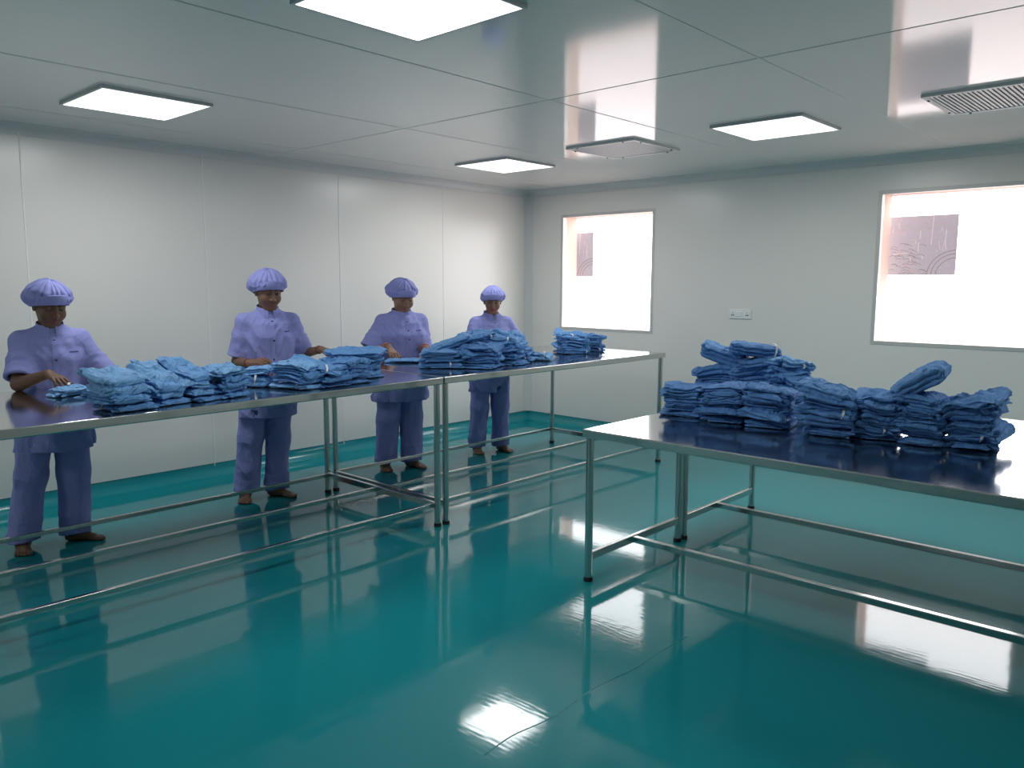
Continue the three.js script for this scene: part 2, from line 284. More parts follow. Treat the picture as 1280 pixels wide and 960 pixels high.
// ---------------------------------------------------------------- folded gowns
const GOWN = [
  [0.11, 0.295, 0.64], [0.125, 0.33, 0.69], [0.15, 0.375, 0.75], [0.09, 0.25, 0.58], [0.2, 0.445, 0.8],
].map(c => new THREE.MeshPhysicalMaterial({ color: lin(...c), roughness: 0.72, sheen: 0.25, sheenRoughness: 0.6, sheenColor: lin(0.4, 0.55, 0.8), bumpMap: crumple, bumpScale: 0.014, side: THREE.DoubleSide }));
const WHITE_TAPE = new THREE.MeshStandardMaterial({ color: lin(0.72, 0.78, 0.84), roughness: 0.7, side: THREE.DoubleSide });
function gownGeometry(seed, L, W, H, o = {}) {
  const R = rng(seed), nu = 112, sx = R() * 50, plies = o.plies || 2 + Math.floor(R() * 2);
  const ragged = o.ragged ?? 0.018, wr = o.wrinkle ?? 1;
  const stag = Array.from({ length: plies }, () => [R() * 20, 0.5 + R()]);
  const rows = []; // [kind, t]
  for (const t of [0, 0.4, 0.75, 0.93]) rows.push(['b', t]);
  const ns = 9 * plies; for (let i = 0; i <= ns; i++) rows.push(['s', i / ns]);
  for (const t of [0.96, 0.9, 0.82, 0.72, 0.6, 0.48, 0.36, 0.24, 0.12, 0]) rows.push(['t', t]);
  const P = [], UV = [], idx = [];
  const foldX = o.fold ?? 1;           // +1: rounded fold toward +x
  rows.forEach(([k, t]) => {
    for (let i = 0; i < nu; i++) {
      const a = i / nu * 2 * Math.PI, ca = Math.cos(a), sa = Math.sin(a), ex = 0.34;
      let px = Math.sign(ca) * Math.abs(ca) ** ex, pz = Math.sign(sa) * Math.abs(sa) ** ex;
      const isFold = sstep(0.55, 0.95, ca * foldX);
      let y, rad = 1, off = 0;
      const corner = 0.05 * nz(ca * 1.3 + sx, sa * 1.3, 1.7);
      if (k === 's') {
        const tw = clamp(t + 0.1 * Math.sin(Math.PI * t) * nz(ca * 2.2 + sx, sa * 2.2, 7.7) * 2, 0, 1);
        const q = tw * plies, ply = Math.min(plies - 1, Math.floor(q)), f = q - ply;
        const bulge = Math.sqrt(Math.max(0, 1 - (2 * f - 1) ** 2));
        const st = ragged * (nz(ca * 1.6 + stag[ply][0], sa * 1.6, ply * 3.1 + sx) * 1.6 - 0.2) * stag[ply][1];
        const open = (bulge - 1) * (0.019 + 0.008 * nz(ca * 3 + sx, sa * 3, ply)) + st;
        const shut = (Math.sqrt(Math.max(0, 1 - (2 * t - 1) ** 2)) - 1) * 0.55 * H + (bulge - 1) * 0.003;
        off = lerp(open, shut, isFold); y = H * t;
      } else {
        const rim = k === 't' ? 1 : 0; rad = t;
        const ply = rim ? plies - 1 : 0;
        const st = ragged * (nz(ca * 1.6 + stag[ply][0], sa * 1.6, ply * 3.1 + sx) * 1.6 - 0.2) * stag[ply][1];
        off = (lerp(-0.014 + st, -0.55 * H, isFold)) * t;
        y = rim ? H * (1 + 0.10 * (1 - t ** 3)) : 0;
      }
      let x = px * (L / 2) * rad * (1 + corner) + Math.sign(px) * Math.abs(px) * off, z = pz * (W / 2) * rad * (1 + corner) + pz * off;
      // creases
      const h = y / H;
      const rg = (1 - Math.abs(nz(x * 9 + sx, z * 16 + sx, 2.1 + h)) * 2.6);
      const rg2 = (1 - Math.abs(nz(x * 22 + z * 14, z * 20 - x * 9, sx + 5 + h * 2)) * 2.4);
      const lo = nz(x * 6 + sx, z * 6, sx * 1.3 + 9);
      const amp = k === 'b' ? 0.3 : 1;
      y += wr * amp * (0.009 * Math.max(0, rg) ** 2 + 0.005 * Math.max(0, rg2) + 0.012 * lo) * (0.35 + 0.65 * h);
      const w1 = 0.006 * nz(a * 3.1 + sx, y * 40, 3.3) + 0.004 * nz(ca * 9, sa * 9 + y * 60, sx);
      x += wr * w1 * px; z += wr * w1 * pz;
      if (o.warp) y += o.warp[0] * (nz(x * 5 + o.warp[1], z * 5, o.warp[1]) + 0.6 * nz(x * 11, z * 11 + o.warp[1], 4));
      // sag and bend
      const rr = (2 * x / L) ** 2, rz = (2 * z / W) ** 2;
      y -= (o.droop ?? 0.004) * (rr * rr + rz * rz) * h;
      y += (o.bend ?? 0) * (x / L) * (x / L) + (o.lift ?? 0) * Math.max(0, -x / L) ** 1.5 * 2;
      P.push(x, y, z); UV.push(x * 2.1 + sx, z * 2.1 + y * 3 + sx * 0.7);
    }
  });
  const nr = rows.length;
  for (let r = 0; r < nr - 1; r++) for (let i = 0; i < nu; i++) { const a = r * nu + i, b = r * nu + (i + 1) % nu, c = a + nu, d = b + nu; idx.push(a, c, b, b, c, d); }
  const g = new THREE.BufferGeometry(); g.setAttribute('position', new THREE.Float32BufferAttribute(P, 3)); g.setAttribute('uv', new THREE.Float32BufferAttribute(UV, 2)); g.setIndex(idx);
  if (!o.lift && !o.bend && !o.warp) { g.computeBoundingBox(); const b = g.boundingBox; g.translate(0, -b.min.y, 0); g.scale(1, H * 1.06 / (b.max.y - b.min.y), 1); }
  g.computeVertexNormals(); return g;
}
function tapeGeometry(pts, w = 0.012) { // flat cloth tape along points
  const c = new THREE.CatmullRomCurve3(pts.map(p => new THREE.Vector3(...p))), n = 28, P = [], idx = [];
  for (let i = 0; i <= n; i++) {
    const q = c.getPoint(i / n), t = c.getTangent(i / n), s = new THREE.Vector3().crossVectors(t, new THREE.Vector3(0, 1, 0.2)).normalize().multiplyScalar(w / 2), up = new THREE.Vector3().crossVectors(s, t).normalize().multiplyScalar(0.0012);
    for (const [e, u] of [[-1, -1], [1, -1], [1, 1], [-1, 1]]) P.push(q.x + s.x * e + up.x * u, q.y + s.y * e + up.y * u, q.z + s.z * e + up.z * u);
  }
  for (let i = 0; i < n; i++) for (let k = 0; k < 4; k++) { const a = i * 4 + k, b = i * 4 + (k + 1) % 4; idx.push(a, b, a + 4, b, b + 4, a + 4); }
  const g = new THREE.BufferGeometry(); g.setAttribute('position', new THREE.Float32BufferAttribute(P, 3)); g.setIndex(idx); g.computeVertexNormals(); return g;
}
const ORD = ['bottom', 'second', 'third', 'fourth', 'fifth', 'sixth', 'seventh', 'eighth'];
let gownSeed = 100;
function gownObject(label, group, pos, rot, L, W, H, tone, o = {}) {
  const t = thing('folded_gown', label, 'gown', pos, 0, group);
  t.rotation.set(rot[0], rot[1], rot[2], 'YXZ');
  const seed = ++gownSeed, R = rng(seed * 7 + 3);
  const cl = part('cloth', gownGeometry(seed, L, W, H, o), GOWN[tone], t);
  if (o.tape ?? R() < 0.22) {
    const e = R() < 0.5 ? 1 : -1, x = (R() - 0.3) * L * 0.4;
    const y0 = H * 1.16 + 0.002;
    part('tie_tape', tapeGeometry([[x, y0 - 0.008, 0.0], [x + 0.015, y0 - 0.001, e * W * 0.25], [x + 0.03, y0 - 0.006, e * W * 0.42], [x + 0.035, H * 0.7, e * (W * 0.5 + 0.004)], [x + 0.03, H * 0.3, e * (W * 0.5 + 0.003)]], 0.011), WHITE_TAPE, t, 'pale cloth tie');
  }
  return t;
}
// stack: gowns laid one on another
function stack(where, base, yaw, L, W, H, n, o = {}) {
  const R = rng(Math.round(base[0] * 1000 + base[2] * 77)); const group = `gowns stacked ${where}`;
  let y = base[1] + 0.0015; const h = H / n;
  const lean = o.lean || [0, 0], wseed = R() * 40;
  for (let i = 0; i < n; i++) {
    const f = n > 1 ? i / (n - 1) : 0; const last = i === n - 1;
    const ord = n === 1 ? 'single' : last ? 'topmost' : ORD[i];
    const label = n === 1 ? `folded blue gown lying ${where}` : last ? `topmost blue gown in stack ${where}` : `blue gown, ${i ? ord + ' from bottom' : 'lowest'}, in stack ${where}`;
    const sc = 1 + (R() - 0.6) * 0.22, th = h * (0.9 + R() * 0.2);
    const tx = (o.tilt ? o.tilt[0] * f : 0) + (R() - 0.5) * 0.03, tz = (o.tilt ? o.tilt[1] * f : 0) + (R() - 0.5) * 0.03;
    const tone = o.tone ? o.tone[Math.floor(R() * o.tone.length)] : Math.floor(R() * 5);
    const tilt = Math.abs(tx) * W / 2 + Math.abs(tz) * L / 2;
    gownObject(label, group, [base[0] + lean[0] * f + (R() - 0.5) * 0.035, y + (i ? tilt * 0.35 : 0), base[2] + lean[1] * f + (R() - 0.5) * 0.035],
      [i ? tx : 0, yaw + (R() - 0.5) * (o.twist ?? 0.35), i ? tz : 0], L * sc, W * (1 + (R() - 0.5) * 0.1), th * 0.97, tone,
      { ragged: o.ragged, wrinkle: o.wrinkle, plies: R() < 0.3 ? 3 : 2, fold: R() < 0.7 ? 1 : -1, warp: i ? [0.02 * Math.min(1, 0.4 + f) * (o.wrinkle ?? 1), wseed] : undefined, lift: last ? o.topLift ?? 0 : 0, droop: 0.006, ...(last ? o.top || {} : {}) });
    y += th * 0.95;
  }
  return y;
}
const HP = Math.PI / 2;
// table 1, row of four
stack('under the table-end woman\'s reach', [2.13, tY(5.2), 5.2], 0.12, 0.255, 0.2, 0.165, 4, { tone: [2, 4, 1], tilt: [0.0, -0.1], lean: [-0.02, 0.02], topLift: 0.02, ragged: 0.02 });
stack('second in the four-stack row', [2.08, tY(5.0), 4.99], 0.2, 0.25, 0.165, 0.15, 4, { tone: [2, 4], tilt: [0, -0.3], lean: [-0.04, 0.015], topLift: 0.03 });
stack('third in the four-stack row', [2.06, tY(4.85), 4.83], 0.15, 0.26, 0.165, 0.155, 5, { tone: [1, 2, 4], tilt: [0, -0.28], lean: [-0.03, 0.02], topLift: 0.03 });
stack('level-topped, ending the four-stack row', [2.08, tY(4.66), 4.675], 0.1, 0.22, 0.165, 0.15, 5, { tone: [1, 2, 4], tilt: [0, -0.08], wrinkle: 1.2 });
gownObject('small rolled blue gown under the hand of the woman at the table end', 'rolled gowns', [1.47, tY(5.17) + 0.002, 5.19], [0, HP + 0.1, 0], 0.17, 0.13, 0.05, 4, { tape: true });
// table 1, pile before the second woman
stack('with banded folds before the reaching woman', [2.08, tY(4.3), 4.245], 0.25, 0.27, 0.2, 0.135, 4, { tone: [2, 4, 1], tilt: [0, -0.05] });
gownObject('small rolled blue gown behind the banded stack', 'rolled gowns', [1.84, tY(4.4) + 0.002, 4.35], [0, 0.5, 0], 0.2, 0.16, 0.062, 2, { tape: true });
gownObject('second rolled blue gown atop the one behind the banded stack', 'rolled gowns', [1.85, tY(4.4) + 0.07, 4.35], [0, 0.65, 0.05], 0.17, 0.13, 0.045, 4, {});
stack('under the pointed gown, flattened and dark', [2.09, tY(4.1), 4.085], 0.15, 0.27, 0.22, 0.1, 4, { tone: [0, 1, 3], ragged: 0.03 });
gownObject('pointed blue gown draped sloping over the flattened stack', 'gowns before the woman reaching sideways', [2.08, tY(4.2) + 0.105, 4.12], [0.05, 0.75, -0.28], 0.3, 0.25, 0.03, 1, { ragged: 0.03, tape: true });
stack('crumpled, beside the pointed gown', [2.05, tY(3.97), 3.92], 0.1, 0.25, 0.22, 0.13, 5, { tone: [0, 1, 3], ragged: 0.035, wrinkle: 1.5, tilt: [0.05, -0.1] });
stack('crumpled, under two wide flat gowns', [1.92, tY(3.74), 3.73], 0.3, 0.26, 0.25, 0.09, 3, { tone: [0, 1], ragged: 0.035, wrinkle: 1.5 });
stack('of two wide flat gowns', [1.9, tY(3.74) + 0.1, 3.74], 0.55, 0.33, 0.25, 0.06, 2, { tone: [2, 1], topLift: 0.02 });
gownObject('thin blue gown spread flat under the hands of the woman with bangles', 'gowns being folded', [1.42, T_Y + 0.002, 2.88], [0, 0.75, 0], 0.4, 0.2, 0.028, 2, { ragged: 0.03, wrinkle: 1.3 });
gownObject('folded blue gown under the reaching woman\'s left hand', 'gowns before the woman reaching sideways', [1.36, tY(3.5) + 0.002, 3.45], [0, 0.4, 0], 0.24, 0.2, 0.065, 1, { ragged: 0.02, tape: false });
// table 2, big heap
stack('at the left foot of the big heap', [1.86, T_Y, 2.98], 0.9, 0.3, 0.25, 0.12, 3, { tone: [0, 1, 3], ragged: 0.03 });
gownObject('thick folded gown slanting on the left of the big heap', 'gowns in the big heap', [1.87, T_Y + 0.135, 2.9], [0.1, 0.95, 0.38], 0.3, 0.17, 0.055, 2, { ragged: 0.015 });
stack('at the big heap\'s front', [2.04, T_Y, 2.77], 0.6, 0.3, 0.24, 0.14, 4, { tone: [0, 1, 3], ragged: 0.04, wrinkle: 1.5, tilt: [0.05, -0.1] });
stack('behind the big heap\'s front', [1.84, T_Y, 2.62], 0.85, 0.3, 0.24, 0.21, 5, { tone: [0, 1, 2], ragged: 0.03, wrinkle: 1.2, tilt: [0.1, 0.12] });
stack('in the middle of the big heap', [1.99, T_Y, 2.48], 0.5, 0.27, 0.22, 0.2, 5, { tone: [1, 2, 0], ragged: 0.03, wrinkle: 1.4, lean: [-0.03, -0.02] });
stack('on the big heap\'s window side', [1.92, T_Y, 2.27], 0.4, 0.26, 0.22, 0.2, 5, { tone: [0, 1, 2], ragged: 0.035, wrinkle: 1.5, lean: [-0.06, 0.1], tilt: [-0.25, -0.05] });
gownObject('crumpled blue gown at the window-side edge of the heap', 'gowns in the big heap', [1.99, T_Y + 0.002, 2.13], [0, 0.3, 0], 0.22, 0.15, 0.06, 4, { ragged: 0.03, wrinkle: 1.6 });
// table 2, small stack below the corner window
stack('broad, below the corner window', [1.77, T_Y, 1.46], 0.95, 0.27, 0.24, 0.165, 5, { tone: [0, 1, 3], ragged: 0.03, wrinkle: 1.3, topLift: 0.02 });
stack('narrow, below the corner window', [1.78, T_Y, 1.22], 0.9, 0.24, 0.17, 0.14, 5, { tone: [1, 2, 0], ragged: 0.02, wrinkle: 1.3, tilt: [0.1, 0] });
// right table
const RY = R_Y;
const fwd = -0.62; // these stacks show their folds toward the room's near side
stack('first at the lower table\'s corner', [3.63, RY, 2.77], 0.35, 0.25, 0.2, 0.17, 5, { tone: [3, 0], ragged: 0.015 });
stack('second from the lower table\'s corner', [3.875, RY, 2.77], 0.3, 0.25, 0.22, 0.19, 6, { tone: [3, 0], ragged: 0.02, wrinkle: 1.1 });
stack('third from the lower table\'s corner', [4.115, RY, 2.76], 0.1, 0.26, 0.22, 0.2, 5, { tone: [3, 0], ragged: 0.025, tilt: [0, -0.12] });
stack('under the pillow-like gown', [3.66, RY, 2.44], 0.3, 0.26, 0.24, 0.255, 6, { tone: [0, 3], tilt: [0, 0.12] });
gownObject('pillow-like blue gown with a raised back on the rear stack', 'gowns in the tall heap', [3.67, RY + 0.27, 2.44], [0, 0.35, -0.2], 0.27, 0.2, 0.075, 0, { lift: 0.03, ragged: 0.01, tape: true });
stack('forming the tall heap\'s core', [3.86, RY, 2.42], 0.5, 0.27, 0.26, 0.31, 7, { tone: [0, 1, 3], wrinkle: 1.2 });
gownObject('dark blue gown crowning the tall heap', 'gowns in the tall heap', [3.85, RY + 0.318, 2.42], [0, 0.5, -0.12], 0.28, 0.22, 0.075, 3, { ragged: 0.01 });
stack('on the tall heap\'s pale flank', [4.03, RY, 2.4], 0.9, 0.26, 0.22, 0.3, 7, { tone: [4, 1, 2], ragged: 0.03, wrinkle: 1.3, tilt: [0, -0.15] });
stack('sloping, between tall heap and flat stack', [4.43, RY, 2.79], 0.15, 0.27, 0.22, 0.235, 5, { tone: [0, 3], tilt: [0, -0.25], ragged: 0.025, lean: [-0.01, 0] });
stack('flat-topped, before the upright gown', [4.635, RY, 2.72], 0.1, 0.22, 0.22, 0.215, 7, { tone: [3, 0], ragged: 0.03, wrinkle: 1.2, lean: [0.02, 0] });
stack('under the upright folded gown', [4.835, RY, 2.7], 0.05, 0.2, 0.23, 0.235, 7, { tone: [3, 0], ragged: 0.02 });
gownObject('upright folded blue gown standing up on the tallest stack', 'gowns on the lower table', [4.825, RY + 0.25, 2.7], [0.1, 0.1, 0.55], 0.25, 0.22, 0.075, 0, { ragged: 0.01, lift: -0.01 });
stack('jagged-edged, ending the lower row', [5.035, RY, 2.66], 0.0, 0.235, 0.23, 0.23, 7, { tone: [3, 0], ragged: 0.045, wrinkle: 1.6, lean: [-0.02, 0], tilt: [0, 0.12] });
// ---------------------------------------------------------------- people
// distance fields meshed with surface nets
function surfaceNet(sdf, lo, hi, cell) {
  const n = [0, 1, 2].map(k => Math.ceil((hi[k] - lo[k]) / cell) + 1), [nx, ny, nzz] = n;
  const F = new Float32Array(nx * ny * nzz).fill(1), B = 4, half = cell * B * 0.5, reach = half * 1.75 + cell * 1.5;
  for (let bz = 0; bz < nzz; bz += B) for (let by = 0; by < ny; by += B) for (let bx = 0; bx < nx; bx += B) {
    const d = sdf(lo[0] + (bx + (B - 1) / 2) * cell, lo[1] + (by + (B - 1) / 2) * cell, lo[2] + (bz + (B - 1) / 2) * cell), skip = Math.abs(d) > reach * 1.5;
    for (let z = bz; z < Math.min(bz + B, nzz); z++) for (let y = by; y < Math.min(by + B, ny); y++) for (let x = bx; x < Math.min(bx + B, nx); x++)
      F[(z * ny + y) * nx + x] = skip ? d : sdf(lo[0] + x * cell, lo[1] + y * cell, lo[2] + z * cell);
  }
  const id = new Int32Array(nx * ny * nzz).fill(-1), P = [], I = [];
  const at = (x, y, z) => (z * ny + y) * nx + x;
  for (let z = 0; z < nzz - 1; z++) for (let y = 0; y < ny - 1; y++) for (let x = 0; x < nx - 1; x++) {
    let cnt = 0, sx = 0, sy = 0, sz = 0; const v = [];
    for (let c = 0; c < 8; c++) v[c] = F[at(x + (c & 1), y + ((c >> 1) & 1), z + (c >> 2))];
    let neg = 0; for (let c = 0; c < 8; c++) if (v[c] < 0) neg++;
    if (neg === 0 || neg === 8) continue;
    for (let c = 0; c < 8; c++) for (const b of [1, 2, 4]) if (!(c & b)) {
      const e = c | b; if ((v[c] < 0) === (v[e] < 0)) continue; const t = v[c] / (v[c] - v[e]);
      sx += (c & 1) + (b === 1 ? t : 0); sy += ((c >> 1) & 1) + (b === 2 ? t : 0); sz += (c >> 2) + (b === 4 ? t : 0); cnt++;
    }
    id[at(x, y, z)] = P.length / 3; P.push(lo[0] + (x + sx / cnt) * cell, lo[1] + (y + sy / cnt) * cell, lo[2] + (z + sz / cnt) * cell);
  }
  const quad = (a, b, c, d, flip) => { if (a < 0 || b < 0 || c < 0 || d < 0) return; flip ? I.push(a, c, b, b, c, d) : I.push(a, b, c, b, d, c); };
  for (let z = 1; z < nzz - 1; z++) for (let y = 1; y < ny - 1; y++) for (let x = 1; x < nx - 1; x++) {
    const s = F[at(x, y, z)] < 0;
    if (s !== F[at(x + 1, y, z)] < 0) quad(id[at(x, y - 1, z - 1)], id[at(x, y, z - 1)], id[at(x, y - 1, z)], id[at(x, y, z)], !s);
    if (s !== F[at(x, y + 1, z)] < 0) quad(id[at(x - 1, y, z - 1)], id[at(x, y, z - 1)], id[at(x - 1, y, z)], id[at(x, y, z)], s);
    if (s !== F[at(x, y, z + 1)] < 0) quad(id[at(x - 1, y - 1, z)], id[at(x, y - 1, z)], id[at(x - 1, y, z)], id[at(x, y, z)], !s);
  }
  const g = new THREE.BufferGeometry(); g.setAttribute('position', new THREE.Float32BufferAttribute(P, 3)); g.setIndex(I); g.computeVertexNormals();
  const uv = new Float32Array(P.length / 3 * 2); for (let i = 0; i < uv.length / 2; i++) { uv[2 * i] = (P[3 * i] + 0.7 * P[3 * i + 2]) * 1.3; uv[2 * i + 1] = P[3 * i + 1] * 0.7; } g.setAttribute('uv', new THREE.BufferAttribute(uv, 2));
  return g;
}
const smin = (a, b, k) => { const h = Math.max(k - Math.abs(a - b), 0) / k; return Math.min(a, b) - h * h * k * 0.25; };
const smax = (a, b, k) => -smin(-a, -b, k);
function cap(px, py, pz, a, b, ra, rb) {
  const bx = b[0] - a[0], by = b[1] - a[1], bz = b[2] - a[2], qx = px - a[0], qy = py - a[1], qz = pz - a[2];
  const t = clamp((qx * bx + qy * by + qz * bz) / (bx * bx + by * by + bz * bz + 1e-9), 0, 1);
  return Math.hypot(qx - bx * t, qy - by * t, qz - bz * t) - (ra + (rb - ra) * t);
}
function ell(px, py, pz, c, r) {
  const x = (px - c[0]) / r[0], y = (py - c[1]) / r[1], z = (pz - c[2]) / r[2], k0 = Math.hypot(x, y, z), k1 = Math.hypot(x / r[0], y / r[1], z / r[2]);
  return k1 < 1e-6 ? -Math.min(...r) : k0 * (k0 - 1) / k1;
}
const V = (a, b, t = 1) => [a[0] + b[0] * t, a[1] + b[1] * t, a[2] + b[2] * t];
const sub = (a, b) => [a[0] - b[0], a[1] - b[1], a[2] - b[2]];
const len = a => Math.hypot(...a);
const nrm = a => { const l = len(a) || 1; return a.map(x => x / l); };
const cross = (a, b) => [a[1] * b[2] - a[2] * b[1], a[2] * b[0] - a[0] * b[2], a[0] * b[1] - a[1] * b[0]];
const dot = (a, b) => a[0] * b[0] + a[1] * b[1] + a[2] * b[2];
function bounds(segs, pad) { const lo = [9, 9, 9], hi = [-9, -9, -9]; for (const p of segs) for (let k = 0; k < 3; k++) { lo[k] = Math.min(lo[k], p[k] - pad); hi[k] = Math.max(hi[k], p[k] + pad); } return [lo, hi]; }

// head in its own frame: origin mid-skull, +z the way it faces, y up
function headSDF(x, y, z, f) {
  let d = ell(x, y, z, [0, 0.03, -0.014], [0.074, 0.086, 0.092]);
  d = smin(d, ell(x, y, z, [0, -0.03, 0.02], [0.06 * f.wide, 0.078, 0.068]), 0.04);
  d = smin(d, cap(x, y, z, [-0.02, -0.092, 0.052], [0.02, -0.092, 0.052], 0.02, 0.02), 0.03);
  const ax = Math.abs(x);
  d = smin(d, ell(ax, y, z, [0.036 * f.wide, -0.03, 0.056], [0.028, 0.03, 0.026]), 0.02);
  d = smin(d, cap(ax, y, z, [0, 0.036, 0.078], [0.046, 0.03, 0.06], 0.011, 0.011), 0.018);
  d = smax(d, -ell(ax, y, z, [0.031, 0.012, 0.093], [0.02, 0.0125, 0.016]), 0.012);
  d = smin(d, ell(ax, y, z, [0.031, 0.01, 0.072], [0.0165, 0.0125, 0.0125]), 0.003);
  d = smin(d, cap(x, y, z, [0, 0.022, 0.084], [0, -0.026, 0.103], 0.007, 0.0115), 0.012);
  d = smin(d, ell(ax, y, z, [0.0115, -0.029, 0.094], [0.0095, 0.0085, 0.0105]), 0.006);
  d = smin(d, cap(ax, y, z, [0, -0.0555, 0.0845], [0.0255, -0.0585, 0.0745], 0.0062, 0.0045), 0.004);
  d = smin(d, cap(ax, y, z, [0, -0.0665, 0.0828], [0.0225, -0.0615, 0.0745], 0.0072, 0.0045), 0.004);
  d = smin(d, ell(ax, y, z, [0.075, 0.0, -0.008], [0.009, 0.032, 0.02]), 0.008);
  return d;
}
// hand: frame (o wrist, d toward fingers, n back of the hand, s toward the thumb), in metres for a 17 cm hand
function handParts(o, d, n, s, curl, spread, k) {
  const at = (a, b, c) => V(V(V(o, d, a * k), s, b * k), n, c * k), segs = [];
  const bases = [[0.082, 0.03], [0.086, 0.01], [0.082, -0.011], [0.074, -0.029]], lens = [[0.036, 0.024, 0.019], [0.041, 0.027, 0.02], [0.038, 0.025, 0.02], [0.029, 0.02, 0.018]];
  for (let i = 0; i < 4; i++) segs.push([at(0.0, bases[i][1] * 0.45, 0), at(bases[i][0], bases[i][1], 0.004), 0.0135 * k, 0.0105 * k, 0]);
  const nails = [];
  for (let i = 0; i < 4; i++) {
    let p = [bases[i][0], bases[i][1], 0.004], a = 0.12 + curl * 0.35; const sp = (1.5 - i) * spread;
    lens[i].forEach((l, j) => {
      const q = [p[0] + Math.cos(a) * l * Math.cos(sp), p[1] + Math.sin(sp) * l, p[2] - Math.sin(a) * l];
      segs.push([at(...p), at(...q), (0.0092 - j * 0.0009) * k, (0.0086 - j * 0.0011) * k, 1 + i]);
      if (j === 2) nails.push(at(q[0], q[1], q[2] + 0.004));
      p = q; a += curl * (0.65 + 0.1 * i) + 0.1;
    });
  }
  let p = [0.022, 0.02, -0.006];
  for (const [l, ang, dn] of [[0.04, 0.75, 0.25], [0.028, 0.5, 0.2], [0.024, 0.35, 0.15]]) { const q = [p[0] + Math.cos(ang) * l, p[1] + Math.sin(ang) * l, p[2] - dn * l]; segs.push([at(...p), at(...q), (l > 0.035 ? 0.0135 : 0.0098) * k, (l < 0.025 ? 0.008 : 0.0098) * k, 6]); p = q; }
  return { segs, nails };
}
const CLOTH = new THREE.MeshPhysicalMaterial({ color: lin(0.27, 0.295, 0.65), roughness: 0.8, bumpMap: crumple, bumpScale: 0.009, sheen: 0.2, sheenRoughness: 0.6, sheenColor: lin(0.4, 0.4, 0.7), side: THREE.DoubleSide });
const HAIR = new THREE.MeshStandardMaterial({ color: lin(0.012, 0.009, 0.008), roughness: 0.5 });
const DARK = new THREE.MeshStandardMaterial({ color: lin(0.015, 0.01, 0.009), roughness: 0.5 });
const BUTTON = new THREE.MeshStandardMaterial({ color: lin(0.04, 0.04, 0.1), roughness: 0.3 });
const EYEWHITE = new THREE.MeshStandardMaterial({ color: lin(0.55, 0.5, 0.46), roughness: 0.25 });
const THREAD = new THREE.MeshStandardMaterial({ color: lin(0.25, 0.02, 0.03), roughness: 0.6 });
const BANGLE = new THREE.MeshStandardMaterial({ color: lin(0.5, 0.16, 0.12), roughness: 0.3 });
const EMBROIDERY = new THREE.MeshStandardMaterial({ color: lin(0.06, 0.06, 0.24), roughness: 0.7 });

